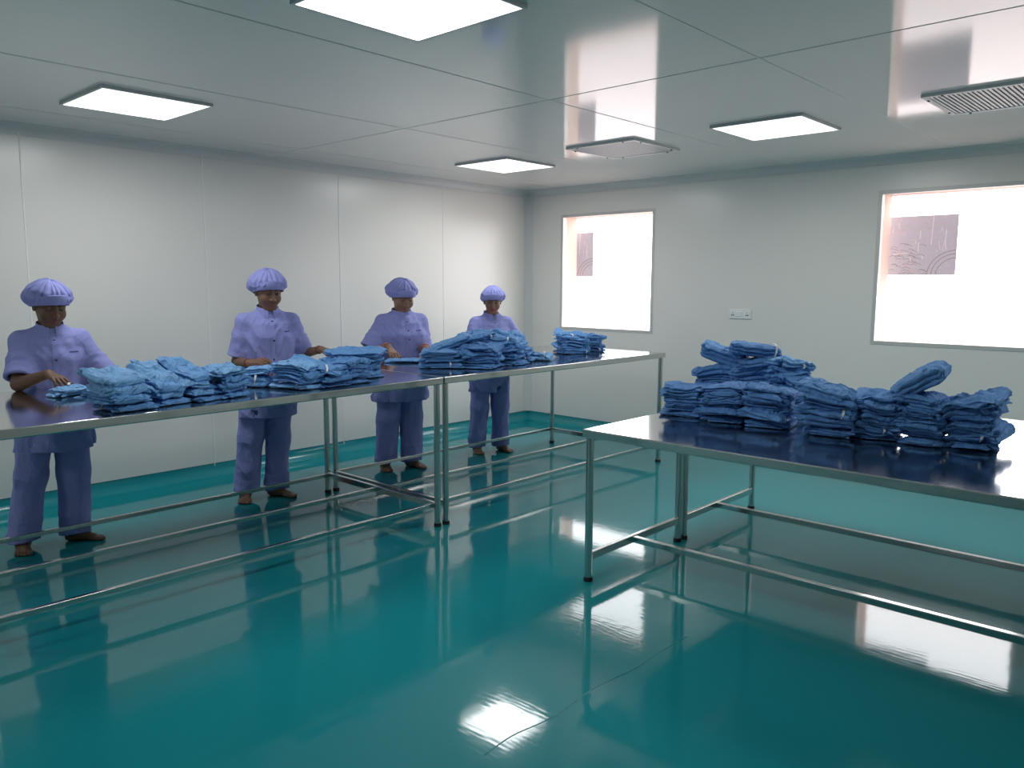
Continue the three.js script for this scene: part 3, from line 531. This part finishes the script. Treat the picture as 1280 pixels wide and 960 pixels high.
function buildPerson(s) {
  const root = thing('person', s.label, 'person', s.pos, s.yaw, 'women folding gowns');
  const k = s.height / 1.52, g = s.girth, sd = s.seed;
  const toLocal = p => { const dx = p[0] - s.pos[0], dz = p[2] - s.pos[2], c = Math.cos(s.yaw), n = Math.sin(s.yaw); return [dx * c - dz * n, p[1] - s.pos[1], dx * n + dz * c]; };
  const dirLocal = d => { const c = Math.cos(s.yaw), n = Math.sin(s.yaw); return [d[0] * c - d[2] * n, d[1], d[0] * n + d[2] * c]; };
  const K = (x, y, z) => [x * k, y * k, z * k];
  const L = s.lean; // forward travel of the shoulders
  const hipC = K(0, 0.8, 0), chest = K(0, 1.1, 0.01 + L * 0.7), neckB = K(0, 1.245, -0.005 + L), headC = V(neckB, K(0, 0.122, 0.03 + (s.headForward || 0)));
  const sh = [-1, 1].map(e => K(e * s.shoulder, 1.178, L - 0.002));
  const hip = [-1, 1].map(e => K(e * 0.08, 0.8, -0.005));
  // feet (local x, z of ankle, turn)
  const ankle = s.feet.map(f => [f[0], 0.075 * k, f[1]]);
  const knee = [0, 1].map(i => { const m = V(hip[i], sub(ankle[i], hip[i]), 0.52); return [m[0], m[1], m[2] + 0.025]; });
  // arms
  const up = 0.262 * k, fo = 0.225 * k, elbow = [], wrist = [], hdir = [], hnor = [];
  s.hands.forEach((h, i) => {
    let w = toLocal(h.wrist); const S = sh[i]; let v = sub(w, S), D = len(v); const mx = (up + fo) * 0.985; if (D > mx) { w = V(S, v, mx / D); v = sub(w, S); D = mx; }
    const a = (up * up - fo * fo + D * D) / (2 * D), hh = Math.sqrt(Math.max(0, up * up - a * a)), e = nrm(v);
    let pole = [(i ? 1 : -1) * (h.out ?? 0.8), -0.9, h.back ?? -0.25]; const pd = dot(pole, e); pole = nrm(sub(pole, e.map(q => q * pd)));
    elbow[i] = V(V(S, e, a), pole, hh); wrist[i] = w; hdir[i] = nrm(dirLocal(h.dir));
    let nn = dirLocal(h.up || [0, 1, 0]); const q = dot(nn, hdir[i]); hnor[i] = nrm(sub(nn, hdir[i].map(c => c * q)));
  });
  const skin = s.skin;
  const geos = [];
  const paint = (geo, fn) => { const p = geo.attributes.position, c = new Float32Array(p.count * 3); for (let i = 0; i < p.count; i++) { const q = fn(p.getX(i), p.getY(i), p.getZ(i)); c.set(q, 3 * i); } geo.setAttribute('color', new THREE.BufferAttribute(c, 3)); geos.push(geo); };
  const skinAt = (x, y, z) => { const n = 1 + 0.1 * nz(x * 40, y * 40, z * 40 + sd); return [skin[0] * n, skin[1] * n, skin[2] * n]; };
  // torso, limbs
  const bodySDF = (x, y, z) => {
    let d = cap(x * 0.62, y, z, [0, hipC[1], hipC[2]], [0, chest[1], chest[2]], 0.085 * k * g, 0.08 * k * g);
    d = smin(d, cap(x * 0.7, y, z, chest, [0, sh[0][1] - 0.01, sh[0][2]], 0.075 * k * g, 0.055 * k), 0.05);
    d = smin(d, cap(x, y, z, V(neckB, [0, -0.05, -0.01]), V(headC, [0, -0.05 * k, -0.025 * k]), 0.05 * k, 0.047 * k), 0.03);
    for (let i = 0; i < 2; i++) {
      d = smin(d, cap(x, y, z, sh[i], elbow[i], 0.045 * k * s.arm, 0.037 * k * s.arm), 0.04);
      d = smin(d, cap(x, y, z, elbow[i], wrist[i], 0.038 * k * s.arm, 0.0235 * k * s.arm), 0.012);
      d = smin(d, cap(x, y, z, hip[i], knee[i], 0.07 * k, 0.05 * k), 0.04);
      d = smin(d, cap(x, y, z, knee[i], ankle[i], 0.05 * k, 0.033 * k), 0.015);
    }
    return d;
  };
  { const [lo, hi] = bounds([...sh, ...elbow, ...wrist, ...hip, ...ankle, headC, hipC, chest], 0.16); lo[1] = 0.04; hi[1] = headC[1] - 0.03; paint(surfaceNet(bodySDF, lo, hi, 0.0095), skinAt); }
  // feet
  s.feet.forEach((f, i) => {
    const a = f[2], dz = [Math.sin(a), 0, Math.cos(a)], dx = [Math.cos(a), 0, -Math.sin(a)], e = i ? 1 : -1; // big toe toward the body's middle
    const o = [ankle[i][0], 0, ankle[i][2]], at = (p, q, y) => V(V([o[0], y * k, o[2]], dz, p * k), dx, q * k * -e);
    const toes = [[0.148, 0.03, 0.0125], [0.152, 0.009, 0.0098], [0.145, -0.009, 0.009], [0.134, -0.025, 0.0085], [0.12, -0.039, 0.008]];
    const sdf = (x, y, z) => {
      let d = cap(x, y, z, V(ankle[i], [0, 0.07, 0]), ankle[i], 0.034 * k, 0.034 * k);
      d = smin(d, cap(x, y, z, at(-0.035, 0, 0.027), at(0.02, 0, 0.045), 0.027 * k, 0.032 * k), 0.03);
      d = smin(d, cap(x, y, z, at(0.02, 0.004, 0.042), at(0.1, 0.012, 0.022), 0.03 * k, 0.02 * k), 0.03);
      d = smin(d, cap(x, y, z, at(0, -0.012, 0.024), at(0.088, -0.026, 0.016), 0.022 * k, 0.015 * k), 0.03);
      let t = 9; for (const [p, q, r] of toes) t = Math.min(t, cap(x, y, z, at(0.085, q * 0.85, 0.016), at(p, q, r + 0.001), r * 1.1 * k, r * k));
      d = smin(d, t, 0.008); return smax(d, -y + 0.0005, 0.004);
    };
    const [lo, hi] = bounds([at(-0.07, 0, 0), at(0.17, 0.05, 0), at(0.17, -0.05, 0), ankle[i]], 0.045); lo[1] = -0.006; hi[1] = 0.15;
    paint(surfaceNet(sdf, lo, hi, 0.0042), skinAt);
  });
  // hands
  const nails = [];
  s.hands.forEach((h, i) => {
    let th = cross(hdir[i], hnor[i]); th = i === 0 ? th.map(c => -c) : th; // thumb side: inward when the back of the hand is up
    th = nrm(th); const H = handParts(wrist[i], hdir[i], hnor[i], th, h.curl, h.spread ?? 0.06, k * 0.98); nails.push(...H.nails);
    const fore = V(wrist[i], nrm(sub(elbow[i], wrist[i])), 0.045);
    const sdf = (x, y, z) => {
      let palm = cap(x, y, z, fore, wrist[i], 0.0265 * k * s.arm, 0.0235 * k * s.arm), fing = 9;
      const per = [9, 9, 9, 9, 9, 9, 9];
      for (const q of H.segs) { const d = cap(x, y, z, q[0], q[1], q[2], q[3]); if (q[4] === 0) palm = smin(palm, d, 0.014); else per[q[4]] = smin(per[q[4]], d, 0.003); }
      for (const d of per) fing = Math.min(fing, d);
      return smin(palm, fing, 0.006);
    };
    const [lo, hi] = bounds([fore, ...H.segs.flatMap(q => [q[0], q[1]])], 0.03);
    paint(surfaceNet(sdf, lo, hi, 0.0031), skinAt);
  });
  // head
  const hy = s.headYaw, hp = s.headPitch, hr = s.headRoll || 0;
  const hm = new THREE.Matrix4().makeRotationFromEuler(new THREE.Euler(hp, hy, hr, 'YXZ')); hm.setPosition(...headC); const hk = k * (s.headScale || 1); hm.scale(new THREE.Vector3(hk, hk, hk));
  const neckLocal = new THREE.Vector3(neckB[0], neckB[1] - 0.02, neckB[2] - 0.012).applyMatrix4(hm.clone().invert()).toArray();
  const face = { wide: s.faceWide || 1 };
  const hs = (x, y, z) => smin(headSDF(x, y, z, face), cap(x, y, z, [0, -0.045, -0.028], neckLocal, 0.047, 0.05), 0.03);
  const hg = surfaceNet(hs, [-0.1, -0.2, -0.13], [0.1, 0.13, 0.13], 0.0034);
  {
    const p = hg.attributes.position, c = new Float32Array(p.count * 3);
    for (let i = 0; i < p.count; i++) {
      const x = p.getX(i), y = p.getY(i), z = p.getZ(i), ax = Math.abs(x); let q = skinAt(x, y, z);
      const lip = Math.min(cap(ax, y, z, [0, -0.0555, 0.0845], [0.0255, -0.0585, 0.0745], 0.0062, 0.0045), cap(ax, y, z, [0, -0.0665, 0.0828], [0.0225, -0.0615, 0.0745], 0.0072, 0.0045));
      const w = sstep(0.003, 0.001, lip); q = q.map((v, j) => lerp(v, s.lips[j], w));
      c.set(q, 3 * i);
    }
    hg.setAttribute('color', new THREE.BufferAttribute(c, 3)); hg.applyMatrix4(hm); hg.computeVertexNormals(); geos.push(hg);
  }
  const body = part('body', mergeGeometries(geos), new THREE.MeshStandardMaterial({ vertexColors: true, roughness: 0.55 }), root, 'bare-footed body with face and hands');
  const headPart = (name, geo, mat, label) => { geo.applyMatrix4(hm); return part(name, geo, mat, root, label); };
  // hair just under the cap
  headPart('hair', surfaceNet((x, y, z) => smax(ell(x, y, z, [0, 0.03, -0.016], [0.08, 0.092, 0.098]), -ell(x, y, z, [0, -0.045, 0.085], [0.068, 0.108, 0.085]), 0.006), [-0.1, -0.09, -0.13], [0.1, 0.14, 0.1], 0.005), HAIR, 'black hair under the cap');
  for (const e of [-1, 1]) {
    const br = new THREE.TubeGeometry(new THREE.CatmullRomCurve3([[0.012, 0.031, 0.0915], [0.026, 0.037, 0.087], [0.043, 0.032, 0.0735]].map(q => new THREE.Vector3(e * q[0], q[1], q[2]))), 12, 0.0028, 6);
    headPart('eyebrow', br, DARK);
    const eg = new THREE.SphereGeometry(0.0125, 16, 12); eg.scale(1.05, 0.55, 0.9); eg.translate(e * 0.031, 0.0075, 0.0748); headPart('eye', eg, EYEWHITE);
    const ir = new THREE.SphereGeometry(0.0052, 12, 8); ir.scale(1, 0.85, 0.5); ir.translate(e * 0.0305, 0.0062, 0.0846); headPart('iris', ir, DARK);
    const la = new THREE.TubeGeometry(new THREE.CatmullRomCurve3([[0.016, 0.008, 0.0815], [0.03, 0.0095, 0.0868], [0.046, 0.0075, 0.078]].map(q => new THREE.Vector3(e * q[0], q[1], q[2]))), 12, 0.002, 6);
    headPart('eyelash', la, DARK);
  }
  // cap: gathered crown and plain front band
  {
    const nu = 132, nv = 26, P = [], I = [], C = [0, 0.026, -0.012];
    const ring = a => { const c = Math.cos(a), n = Math.sin(a); return [0.088 * n, 0.008 + 0.05 * c - (c < 0 ? 0.01 * c * c : 0), C[2] + (c > 0 ? 0.105 : 0.118) * c]; }; // a = 0 at the front
    const puff = s.puff || [0, 0];
    for (let j = 0; j <= nv; j++) for (let i = 0; i < nu; i++) {
      const a = i / nu * 2 * Math.PI, t = j / nv, q = ring(a), ph = t * Math.PI / 2, back = 0.5 - 0.5 * Math.cos(a);
      const pl = Math.abs(Math.sin(a * 8.5 + 1.2 * nz(Math.cos(a) * 2 + sd, Math.sin(a) * 2, 1))) ** 0.7;
      const bul = Math.sin(Math.PI * Math.min(1, t * 1.05)) ** 0.75 * (0.14 + 0.52 * back ** 0.7 + 0.12 * nz(Math.cos(a) * 1.5 + sd, Math.sin(a) * 1.5, t * 1.5));
      let rr = Math.cos(ph) ** 0.72 * (1 + bul) * (1 + 0.15 * (pl - 0.6) * Math.sin(Math.PI * t ** 0.6) + 0.09 * nz(Math.cos(a) * 3, t * 5, Math.sin(a) * 3 + sd));
      const y = lerp(q[1] - 0.008, 0.143 + 0.01 * nz(Math.sin(a) * 2, Math.cos(a) * 2, sd), Math.sin(ph) ** 0.9) - (0.02 + 0.06 * back) * Math.sin(Math.PI * t) * (1 - t) + 0.004 * (pl - 0.5) * Math.sin(Math.PI * t);
      P.push(C[0] + (q[0] - C[0]) * rr + puff[0] * Math.sin(Math.PI * t) * 0.5, y, C[2] - 0.012 * Math.sin(ph) + (q[2] - C[2]) * rr + puff[1] * Math.sin(Math.PI * t) * 0.5);
    }
    for (let j = 0; j < nv; j++) for (let i = 0; i < nu; i++) { const a = j * nu + i, b = j * nu + (i + 1) % nu; I.push(a, b, a + nu, b, b + nu, a + nu); }
    const cg = new THREE.BufferGeometry(); cg.setAttribute('position', new THREE.Float32BufferAttribute(P, 3)); cg.setIndex(I); cg.setAttribute('uv', new THREE.Float32BufferAttribute(new Float32Array(P.length / 3 * 2), 2)); cg.computeVertexNormals();
    const crown = headPart('cap', cg, CLOTH, 'lavender gathered cap');
    const BP = [], BI = [], nb = 56;
    for (let i = 0; i <= nb; i++) {
      const a = lerp(-1.75, 1.75, i / nb), q = ring(a), f = Math.cos(a * 0.85), o = 1.06, hgt = 0.04 * (0.3 + 0.7 * f);
      for (const [dy, m] of [[-0.014, o + 0.06 * f], [0.006, o + 0.09 * f], [hgt, o + 0.13 * f], [hgt, o - 0.02], [-0.012, o - 0.02]]) BP.push(q[0] * m, q[1] + dy, C[2] + (q[2] - C[2]) * m - (dy > 0.02 ? 0.006 : 0));
    }
    for (let i = 0; i < nb; i++) for (let j = 0; j < 5; j++) { const a = i * 5 + j, b = i * 5 + (j + 1) % 5; BI.push(a, b, a + 5, b, b + 5, a + 5); }
    const bg = new THREE.BufferGeometry(); bg.setAttribute('position', new THREE.Float32BufferAttribute(BP, 3)); bg.setIndex(BI); bg.computeVertexNormals(); bg.applyMatrix4(hm);
    part('front_band', bg, CLOTH, crown);
  }
  // tunic
  const hem = s.hem ?? 0.56;
  const T = [[0.4, 0.215, 0.165], [0.56, 0.205, 0.158], [0.7, 0.196, 0.155], [0.82, 0.19, 0.15], [0.95, 0.176, 0.138], [1.08, 0.18, 0.142], [1.16, 0.155, 0.115], [1.205, 0.11, 0.088], [1.24, 0.07, 0.066], [1.275, 0.06, 0.058], [1.3, 0.06, 0.058]].map(q => [q[0] * k, q[1] * k * g, q[2] * k * (0.4 + 0.6 * g) * (q[0] > 1 && q[0] < 1.12 ? s.bust || 1 : 1)]);
  const sec = y => { if (y <= T[0][0]) return [T[0][1], T[0][2]]; for (let i = 0; i < T.length - 1; i++) if (y < T[i + 1][0]) { const t = sstep(0, 1, (y - T[i][0]) / (T[i + 1][0] - T[i][0])) * 0.5 + 0.5 * (y - T[i][0]) / (T[i + 1][0] - T[i][0]); return [lerp(T[i][1], T[i + 1][1], t), lerp(T[i][2], T[i + 1][2], t)]; } return [T[T.length - 1][1], T[T.length - 1][2]]; };
  const axisZ = y => { const t = clamp((y - hipC[1]) / (neckB[1] - hipC[1]), 0, 1); return lerp(0, neckB[2] + 0.004, t) + 0.012 * k * Math.sin(Math.PI * t); };
  const sl = s.sleeve ?? 0.86; const cuff = [0, 1].map(i => V(sh[i], sub(elbow[i], sh[i]), sl)), cdir = [0, 1].map(i => nrm(sub(elbow[i], sh[i])));
  const torso = (x, y, z, shrink = 0) => {
    const [rx, rz] = sec(y), zz = z - axisZ(y), a = rx - shrink, b = rz - shrink; const q = Math.hypot(x / a, zz / b); let d = (q - 1) * (q > 0.2 ? Math.hypot(x, zz) / q : Math.min(a, b));
    return Math.min(d, 0.25) * 0.85;
  };
  const tunicSDF = (x, y, z) => {
    let d = torso(x, y, z);
    const az = Math.atan2(x, z - axisZ(y)), low = sstep(1.0 * k, 0.62 * k, y);
    if (Math.abs(d) < 0.05) {
      d += 0.010 * low * Math.sin(az * 6 + 2.2 * nz(az, y * 3, sd)) - 0.002;
      d += 0.024 * (Math.abs(nz(x * 5 + sd, y * 7 - Math.abs(x) * 9, z * 5)) - 0.2) + 0.008 * nz(x * 16, y * 11 + x * 10, z * 14 + sd);
    }
    d = smax(d, y - 1.252 * k, 0.006);
    for (let i = 0; i < 2; i++) {
      d = smin(d, cap(x, y, z, V(neckB, [0, -0.04 * k, 0]), V(sh[i], [0, 0.008 * k, 0]), 0.05 * k, 0.045 * k * s.arm), 0.05);
      let a = cap(x, y, z, V(sh[i], [0, -0.01, 0]), V(cuff[i], cdir[i], 0.05), 0.053 * k * s.arm, 0.08 * k * s.arm);
      if (a < 0.05) {
        const h = dot(sub([x, y, z], sh[i]), cdir[i]);
        a += 0.008 * nz(x * 12 + sd, h * 16, z * 12) + 0.016 * (Math.abs(nz(x * 8, h * 22 + z * 12, sd + i * 4)) - 0.2) * sstep(0.02, 0.12, h) * sstep(0.0, 0.07, up * sl - h);
        a = smax(a, dot(sub([x, y, z], cuff[i]), cdir[i]), 0.006);
        a = Math.max(a, -Math.max(cap(x, y, z, V(cuff[i], cdir[i], -0.06), V(cuff[i], cdir[i], 0.1), 0.046 * k * s.arm, 0.062 * k * s.arm)));
      }
      d = smin(d, a, 0.045);
    }
    d = Math.max(d, hem * k + 0.006 * nz(x * 9, 2, z * 9 + sd) - y);
    if (y < hem * k + 0.06) d = Math.max(d, -Math.max(torso(x, y, z, 0.016), y - hem * k - 0.05));
    const slit = Math.max(Math.abs(z - 0.01) - 0.006, y - (hem + 0.12) * k, 0.1 - Math.abs(x)); d = Math.max(d, -slit);
    return d;
  };
  const tunicCut = (x, y, z) => { let d = tunicSDF(x, y, z); return smax(d, -cap(x, y, z, V(neckB, [0, -0.02, 0.004]), V(neckB, [0, 0.09, 0.012]), 0.052 * k, 0.062 * k), 0.006); };
  {
    const [lo, hi] = bounds([...sh, ...cuff], 0.1); for (const q of [0, 2]) { lo[q] = Math.min(lo[q], -0.25 * k * g); hi[q] = Math.max(hi[q], 0.26 * k * g); } lo[1] = hem * k - 0.03; hi[1] = 1.3 * k;
    part('tunic', surfaceNet(tunicCut, lo, hi, 0.0078), CLOTH, root, 'loose lavender short-sleeved tunic');
  }
  const surf = (x, y) => { let z = 0.4; for (let i = 0; i < 60; i++) { const d = tunicCut(x, y, z); if (d < 0.0006) break; z -= d * 0.6; } return z; };
  { // stand-up collar, open at the throat
    const P = [], I = [], n = 48;
    for (let i = 0; i <= n; i++) {
      const a = lerp(-Math.PI + 0.22, Math.PI - 0.22, i / n) + Math.PI, fr = 0.5 + 0.5 * Math.cos(a); // a = 0 front
      for (const [r, y] of [[0.078, -0.024], [0.069, 0.03], [0.065, 0.031], [0.066, -0.02]]) P.push(r * k * Math.sin(a) * 0.98 * (s.collar || 1), neckB[1] + (y + 0.012 - 0.034 * fr + (y > 0 ? 0.004 : 0)) * k, neckB[2] + 0.006 + r * k * Math.cos(a) * (1 + 0.12 * fr));
    }
    for (let i = 0; i < n; i++) for (let j = 0; j < 4; j++) { const a = i * 4 + j, b = i * 4 + (j + 1) % 4; I.push(a, b, a + 4, b, b + 4, a + 4); }
    const cg = new THREE.BufferGeometry(); cg.setAttribute('position', new THREE.Float32BufferAttribute(P, 3)); cg.setIndex(I); cg.computeVertexNormals(); part('collar', cg, CLOTH, root);
  }
  { // placket and buttons
    const y0 = neckB[1] - 0.045 * k, y1 = y0 - (s.placket ?? 0.24) * k, n = 20, P = [], I = [], w = 0.014;
    for (let i = 0; i <= n; i++) { const y = lerp(y0, y1, i / n); for (const [x, o] of [[-w, 0.0003], [-w, 0.003], [w, 0.003], [w, 0.0003]]) P.push(x, y, surf(x, y) + o); }
    for (let i = 0; i < n; i++) for (let j = 0; j < 3; j++) { const a = i * 4 + j, b = a + 1; I.push(a, a + 4, b, b, a + 4, b + 4); }
    const pg = new THREE.BufferGeometry(); pg.setAttribute('position', new THREE.Float32BufferAttribute(P, 3)); pg.setIndex(I); pg.computeVertexNormals(); const pk = part('placket', pg, CLOTH, root);
    for (let i = 0; i < 3; i++) { const y = lerp(y0 - 0.02, y1 + 0.02, i / 2), b = new THREE.CylinderGeometry(0.0062, 0.0062, 0.003, 14); b.rotateX(Math.PI / 2); b.translate(0.002, y, surf(0, y) + 0.0045); part('button', b, BUTTON, pk, 'small dark button'); }
    if (s.badge) { // small stitched mark on the chest
      const bg = []; const R = rng(sd * 31 + 5); for (let i = 0; i < 7; i++) { const x = 0.075 * k + i * 0.0068, y = neckB[1] - 0.13 * k; const b = new THREE.BoxGeometry(0.0045, 0.004 + R() * 0.005, 0.0022); b.translate(x, y, surf(x, y) + 0.0012); bg.push(b); }
      part('chest_embroidery', mergeGeometries(bg), EMBROIDERY, root, 'tiny dark stitched mark on the chest');
    }
  }
  // trousers
  const hemY = s.trouserHem ?? 0.05;
  const trouserSDF = (x, y, z) => {
    let d = 9;
    for (let i = 0; i < 2; i++) {
      const an = [ankle[i][0], 0, ankle[i][2] + 0.004], kn = knee[i];
      let a = smin(cap(x, y, z, hip[i], kn, 0.103 * k * s.leg, 0.083 * k * s.leg), cap(x, y, z, kn, an, 0.083 * k * s.leg, 0.082 * k * s.leg), 0.03);
      if (a < 0.05) {
        const lw = sstep(0.4, 0.08, y), an2 = Math.atan2(x - an[0], z - an[2]);
        a += 0.02 * (Math.abs(nz(x * 9 + i * 5, y * 3.5 - x * 4, z * 9 + sd)) - 0.2) + 0.007 * lw * Math.sin(an2 * 3 + y * 9 + sd) + 0.006 * lw * nz(x * 9, y * 26, z * 9 + sd) - 0.006 * sstep(0.03, 0, Math.abs(an2)) * 0.5;
        a = Math.max(a, hemY * k + 0.02 * clamp((an[2] - z) * -6, -0.5, 0.8) * 0.6 + 0.006 * Math.sin(an2 * 2 + i) - y);
        if (y < 0.16) a = Math.max(a, -cap(x, y, z, [an[0], 0, an[2]], [an[0], 0.1, an[2]], 0.058 * k * s.leg, 0.055 * k * s.leg));
      }
      d = smin(d, a, 0.012);
    }
    d = smin(d, cap(x * 0.68, y, z, [0, 0.8 * k, 0], [0, 0.9 * k, 0.0], 0.105 * k * g, 0.095 * k * g), 0.04);
    return d;
  };
  { const [lo, hi] = bounds([...hip, ...ankle], 0.15); lo[1] = 0.0; hi[1] = 0.93 * k; part('trousers', surfaceNet(trouserSDF, lo, hi, 0.0082), CLOTH, root, 'straight lavender trousers'); }
  // wrist threads and bangles
  for (const b of s.bands || []) {
    const e = nrm(sub(elbow[b.arm], wrist[b.arm])), c = V(wrist[b.arm], e, b.at), r = (0.0245 + b.at * 0.07) * k * s.arm + b.gap;
    const tg = new THREE.TorusGeometry(r, b.r, 8, 32); tg.applyQuaternion(new THREE.Quaternion().setFromUnitVectors(new THREE.Vector3(0, 0, 1), new THREE.Vector3(...nrm(V(e, [b.tip || 0, 0.1, 0])))));
    tg.translate(...c); part(b.name, tg, b.name === 'bangle' ? BANGLE : THREAD, root, b.label);
  }
  return root;
}
const D = Math.PI / 180;
buildPerson({ label: 'woman at the table end resting one hand on a small rolled gown', pos: [0.925, 0, 5.11], yaw: 80 * D, height: 1.525, girth: 0.97, arm: 1.0, leg: 1.0, shoulder: 0.143, lean: 0.075, headForward: 0.012, headYaw: 12 * D, headPitch: 20 * D, seed: 3.1, bust: 1.02,
  skin: [0.15, 0.075, 0.048], lips: [0.16, 0.06, 0.05], badge: true, placket: 0.25, feet: [[-0.195, 0.01, -0.1], [0.07, 0.01, 1.1]],
  hands: [{ wrist: [1.30, 1.025, 5.24], dir: [0.85, -0.28, -0.25], curl: 0.35, out: 0.55, spread: 0.08 }, { wrist: [1.24, 1.01, 4.93], dir: [0.8, -0.4, 0.1], curl: 0.4, out: 0.5 }] });
buildPerson({ label: 'tall woman reaching her left arm sideways over gowns', pos: [0.92, 0, 3.755], yaw: 74 * D, height: 1.605, girth: 0.93, arm: 0.93, leg: 0.95, shoulder: 0.152, lean: 0.06, headForward: 0.01, headYaw: 4 * D, headPitch: 16 * D, seed: 7.7,
  skin: [0.19, 0.1, 0.064], lips: [0.2, 0.08, 0.07], badge: true, placket: 0.28, feet: [[-0.165, -0.05, -0.25], [0.04, -0.03, 0.75]],
  hands: [{ wrist: [1.12, 0.985, 4.0], dir: [0.75, 0.1, -0.55], up: [-0.4, 0.6, 0.6], curl: 0.8, out: 0.15 }, { wrist: [1.2, 1.05, 3.5], dir: [0.65, -0.2, -0.5], curl: 0.2, out: 0.45 }],
  bands: [{ arm: 0, at: 0.02, r: 0.0025, gap: 0.001, name: 'wrist_thread', label: 'dark red wrist thread' }, { arm: 1, at: 0.03, r: 0.003, gap: 0.001, name: 'wrist_thread', label: 'dark red wrist thread' }] });
buildPerson({ label: 'broad-built woman wearing bangles, flattening a thin gown', pos: [0.88, 0, 2.55], yaw: 70 * D, height: 1.55, girth: 1.13, arm: 1.12, leg: 1.08, shoulder: 0.152, lean: 0.06, headForward: 0.012, headYaw: 2 * D, headPitch: 22 * D, seed: 11.3, bust: 1.12, faceWide: 1.08, collar: 1.12,
  skin: [0.27, 0.145, 0.1], lips: [0.26, 0.1, 0.09], badge: true, placket: 0.17, feet: [[-0.12, -0.05, -0.15], [0.1, -0.03, 0.5]],
  hands: [{ wrist: [1.08, 1.02, 2.82], dir: [0.75, -0.5, 0.1], curl: 0.5, out: 0.6 }, { wrist: [1.14, 1.0, 2.5], dir: [0.6, -0.4, 0.25], curl: 0.5, out: 0.15 }],
  bands: [{ arm: 0, at: 0.016, r: 0.004, gap: 0.006, name: 'bangle', label: 'red and gold bangle' }, { arm: 0, at: 0.028, r: 0.0035, gap: 0.006, name: 'bangle', label: 'red bangle' }, { arm: 1, at: 0.016, r: 0.004, gap: 0.006, name: 'bangle', label: 'red bangle' }, { arm: 1, at: 0.03, r: 0.0035, gap: 0.006, name: 'bangle', label: 'red bangle' }] });
buildPerson({ label: 'short woman half hidden behind the big heap of gowns', pos: [0.93, 0, 1.56], yaw: 62 * D, height: 1.5, headScale: 0.95, girth: 0.95, arm: 0.95, leg: 0.98, shoulder: 0.148, lean: 0.045, headForward: 0.01, headYaw: -14 * D, headPitch: 14 * D, seed: 15.9, puff: [0.01, -0.02],
  skin: [0.25, 0.135, 0.095], lips: [0.3, 0.05, 0.06], placket: 0.2, feet: [[-0.12, -0.0, -0.1], [0.11, 0.0, 0.35]],
  hands: [{ wrist: [1.15, 1.0, 1.8], dir: [0.8, -0.3, 0.1], curl: 0.5, out: 0.7 }, { wrist: [1.22, 1.0, 1.5], dir: [0.8, -0.3, 0.3], curl: 0.5, out: 0.7 }] });
renderer.render(scene, camera);
